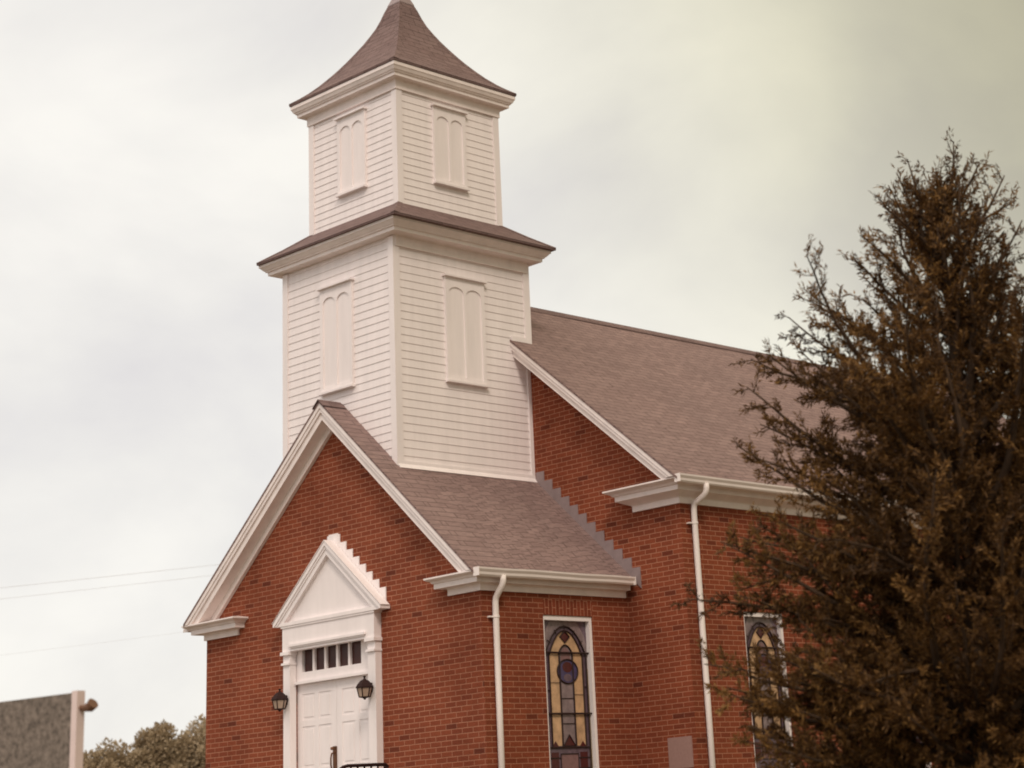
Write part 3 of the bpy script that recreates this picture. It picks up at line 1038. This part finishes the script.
# ------------------------------------------------------------------ foliage
def leaf_mesh(name, P, D, size, wid, tint, mat, parent, rng):
    """diamond leaves: base points P, directions D (n,3)"""
    n = len(P)
    r = rng.normal(size=(n, 3))
    S = np.cross(D, r); S /= np.linalg.norm(S, axis=1, keepdims=True) + 1e-9
    Nn = np.cross(S, D)
    l = size[:, None]; wdt = wid[:, None]
    a = P
    b_ = P + D * l * .45 + S * wdt * .5 + Nn * l * .05
    c = P + D * l - Nn * l * .08
    e = P + D * l * .45 - S * wdt * .5 + Nn * l * .05
    V = np.stack([a, b_, c, e], 1).reshape(-1, 3).astype(np.float32)
    me = bpy.data.meshes.new(name)
    me.vertices.add(4 * n); me.vertices.foreach_set('co', V.ravel())
    me.loops.add(4 * n); me.loops.foreach_set('vertex_index', np.arange(4 * n, dtype=np.int32))
    me.polygons.add(n)
    me.polygons.foreach_set('loop_start', np.arange(0, 4 * n, 4, dtype=np.int32))
    me.update(calc_edges=True)
    at = me.attributes.new('tint', 'FLOAT', 'FACE')
    at.data.foreach_set('value', tint.astype(np.float32))
    me.materials.append(mat)
    o = bpy.data.objects.new(name, me)
    COL.objects.link(o)
    o.parent = parent
    return o


def unit(v):
    return v / (np.linalg.norm(v, axis=-1, keepdims=True) + 1e-9)


def branching_tree(root, base, height, zs, rs, seed, n_prim, per_m, leaf, wid, mat, extra=(), trunk_r=.13, lean=(0, 0), thin=None):
    rng = np.random.default_rng(seed)
    base = np.array(base, float)
    tm = MB()
    K = 14
    tp = []
    for i in range(K + 1):
        t = i / K
        tp.append(base + np.array([lean[0] * t + .05 * math.sin(5 * t + seed), lean[1] * t + .05 * math.sin(4 * t + 1 + seed), height * t]))
    tm.tube(tp, [trunk_r * (1 - t / K) ** .8 + .008 for t in range(K + 1)], 9)
    tpa = np.array(tp)
    axis = lambda z: np.array([np.interp(z - base[2], tpa[:, 2] - base[2], tpa[:, k]) for k in range(3)])
    Pl, Dl, Tl = [], [], []
    prims = []
    for i in range(n_prim):
        t = (i + rng.uniform(0, 1)) / n_prim
        z = base[2] + zs[0] + (zs[-1] - zs[0]) * t ** .9
        R = np.interp(z - base[2], zs, rs)
        az = i * 2.39996 + rng.uniform(-.5, .5)
        rel = (z - base[2]) / height
        if thin is not None and math.cos(az) * thin[0] + math.sin(az) * thin[1] > .35 and thin[2] < z < thin[3]:
            R *= .78
        elev = rad(6 + 50 * rel ** 1.3 + rng.uniform(-13, 13))
        ln = R / max(.35, math.cos(elev)) * rng.uniform(.62, 1.10)
        start = axis(max(base[2] + .45, z - .85 * R * math.tan(elev)))
        prims.append((start, np.array([math.cos(az) * math.cos(elev), math.sin(az) * math.cos(elev), math.sin(elev)]), ln, rng.uniform(-.12, .3)))
    for e in extra:
        s0 = axis(e[0]); tip = np.array(e[1]); dv = tip - s0
        prims.append((s0, dv / np.linalg.norm(dv), np.linalg.norm(dv), None))
    for (s0, dv, ln, drop) in prims:
        n = max(4, int(ln / .16))
        pts = [s0]
        cur = s0.copy(); dd = dv.copy()
        for k in range(n):
            if drop is None:                                  # a limb with a set reach
                dd = unit(dd + rng.normal(size=3) * .06 + (dv - dd) * .3)
            else:
                dd = unit(dd + rng.normal(size=3) * .10 + np.array([0, 0, drop * .12 * (1 if k > n * .4 else -1)]))
            cur = cur + dd * ln / n
            pts.append(cur.copy())
        rb = min(.045, .010 + ln * .013)
        tm.tube(pts, [rb * (1 - k / (n + .5)) + .004 for k in range(n + 1)], 5)
        btint = rng.normal(0, .13)
        # side twigs, denser and shorter toward the tip
        for k in range(1, n + 1):
            f = k / n
            if f < .18:
                continue
            for _ in range(3 if f < .85 else 2):
                side = unit(np.cross(dd, rng.normal(size=3)))
                td = unit(side * rng.uniform(.5, 1.0) + unit(pts[k] - pts[k - 1]) * rng.uniform(.4, 1.0) + np.array([0, 0, rng.uniform(-.15, .45)]))
                tl = (.18 + .42 * (1 - f)) * rng.uniform(.5, 1.25) * min(1, ln / 1.2 + .35)
                q0 = np.array(pts[k - 1]) + (pts[k] - pts[k - 1]) * rng.uniform(0, 1)
                q1 = q0 + td * tl * .5 + rng.normal(size=3) * .02
                q2 = q1 + unit(td + np.array([0, 0, .2]) + rng.normal(size=3) * .2) * tl * .5
                tm.tube([q0, q1, q2], [.006, .004, .0025], 3)
                m_ = max(4, int(per_m * tl * (1 - .62 * min(1, max(0, (q0[2] - base[2]) / height)) ** 2)))
                u = rng.uniform(.08, 1.0, m_)
                pos = np.where((u < .5)[:, None], q0 + (q1 - q0) * (u * 2)[:, None], q1 + (q2 - q1) * (u * 2 - 1)[:, None])
                dl = unit(td * .9 + rng.normal(size=(m_, 3)) * .62)
                Pl.append(pos + rng.normal(size=(m_, 3)) * .012); Dl.append(dl)
                Tl.append(np.full(m_, btint + rng.normal(0, .10)))
    P_ = np.concatenate(Pl); D_ = np.concatenate(Dl); T_ = np.concatenate(Tl)
    n = len(P_)
    tint = np.clip(.48 + T_ + rng.normal(0, .16, n), 0, 1)
    tm.build('trunk', BARK, root, smooth=True, fix=False)
    leaf_mesh('crown', P_, D_, leaf * rng.uniform(.6, 1.3, n), wid * rng.uniform(.7, 1.3, n), tint, mat, root, rng)
    return n


TB = (12.35, -3.1, .35)
tree = thing('leafy_tree', 'dark bushy olive brown tree in front of the nave wall', 'tree')
zs = [.6, 1.5, 1.95, 2.75, 3.25, 3.85, 4.4, 4.95, 5.55, 6.15, 6.6, 6.85]
rs = [2.15, 2.4, 2.4, 2.5, 2.4, 2.2, 2.0, 1.85, 1.45, .95, .50, .18]


ext = [(2.2, (11.06, -4.66, 2.88)), (1.7, (11.14, -4.73, 2.32)), (2.3, (11.39, -4.65, 2.79)), (2.8, (10.93, -4.64, 3.76)), (2.7, (11.12, -4.61, 3.52)), (2.0, (11.0, -4.71, 2.63)), (1.7, (11.4, -4.65, 2.17)), (3.2, (11.3, -4.47, 4.07)), (2.5, (11.68, -4.55, 3.04)),
       (3.9, (11.03, -4.3, 5.19)),
       (3.4, (11.06, -4.53, 4.64)),
       (4.6, (11.38, -3.9, 5.89)),
       (5.3, (11.8, -3.46, 6.45)),
       (6.0, (12.04, -3.17, 7.18)),
       (6.1, (12.31, -3.12, 7.3)),
       (6.5, (12.6, -2.81, 7.45)),
       (6.0, (12.89, -2.51, 7.14)),
       (5.4, (13.11, -2.62, 6.59)),
       (3.0, (10.76, -4.79, 3.53)),
       (3.9, (11.17, -4.19, 4.98)),
       (4.3, (11.22, -4.02, 5.62)),
       (4.9, (11.61, -3.73, 6.04)),
       (2.9, (10.93, -4.64, 3.9)),
       
       (1.9, (10.93, -4.65, 2.72)),
       (1.6, (11.06, -4.67, 2.27)),
       (2.2, (10.75, -4.67, 2.98)),
       
              (2.0, (11.31, -4.59, 2.68)),
       (1.8, (11.31, -4.59, 2.29))]
ntot = branching_tree(tree, TB, 6.65, zs, rs, 23, 185, 225, .060, .0150, LEAF, extra=ext, trunk_r=.15, lean=(.12, .06), thin=(-r0.x, -r0.y, 1.9, 4.1))
place(tree, TB)
print('leaves', ntot)


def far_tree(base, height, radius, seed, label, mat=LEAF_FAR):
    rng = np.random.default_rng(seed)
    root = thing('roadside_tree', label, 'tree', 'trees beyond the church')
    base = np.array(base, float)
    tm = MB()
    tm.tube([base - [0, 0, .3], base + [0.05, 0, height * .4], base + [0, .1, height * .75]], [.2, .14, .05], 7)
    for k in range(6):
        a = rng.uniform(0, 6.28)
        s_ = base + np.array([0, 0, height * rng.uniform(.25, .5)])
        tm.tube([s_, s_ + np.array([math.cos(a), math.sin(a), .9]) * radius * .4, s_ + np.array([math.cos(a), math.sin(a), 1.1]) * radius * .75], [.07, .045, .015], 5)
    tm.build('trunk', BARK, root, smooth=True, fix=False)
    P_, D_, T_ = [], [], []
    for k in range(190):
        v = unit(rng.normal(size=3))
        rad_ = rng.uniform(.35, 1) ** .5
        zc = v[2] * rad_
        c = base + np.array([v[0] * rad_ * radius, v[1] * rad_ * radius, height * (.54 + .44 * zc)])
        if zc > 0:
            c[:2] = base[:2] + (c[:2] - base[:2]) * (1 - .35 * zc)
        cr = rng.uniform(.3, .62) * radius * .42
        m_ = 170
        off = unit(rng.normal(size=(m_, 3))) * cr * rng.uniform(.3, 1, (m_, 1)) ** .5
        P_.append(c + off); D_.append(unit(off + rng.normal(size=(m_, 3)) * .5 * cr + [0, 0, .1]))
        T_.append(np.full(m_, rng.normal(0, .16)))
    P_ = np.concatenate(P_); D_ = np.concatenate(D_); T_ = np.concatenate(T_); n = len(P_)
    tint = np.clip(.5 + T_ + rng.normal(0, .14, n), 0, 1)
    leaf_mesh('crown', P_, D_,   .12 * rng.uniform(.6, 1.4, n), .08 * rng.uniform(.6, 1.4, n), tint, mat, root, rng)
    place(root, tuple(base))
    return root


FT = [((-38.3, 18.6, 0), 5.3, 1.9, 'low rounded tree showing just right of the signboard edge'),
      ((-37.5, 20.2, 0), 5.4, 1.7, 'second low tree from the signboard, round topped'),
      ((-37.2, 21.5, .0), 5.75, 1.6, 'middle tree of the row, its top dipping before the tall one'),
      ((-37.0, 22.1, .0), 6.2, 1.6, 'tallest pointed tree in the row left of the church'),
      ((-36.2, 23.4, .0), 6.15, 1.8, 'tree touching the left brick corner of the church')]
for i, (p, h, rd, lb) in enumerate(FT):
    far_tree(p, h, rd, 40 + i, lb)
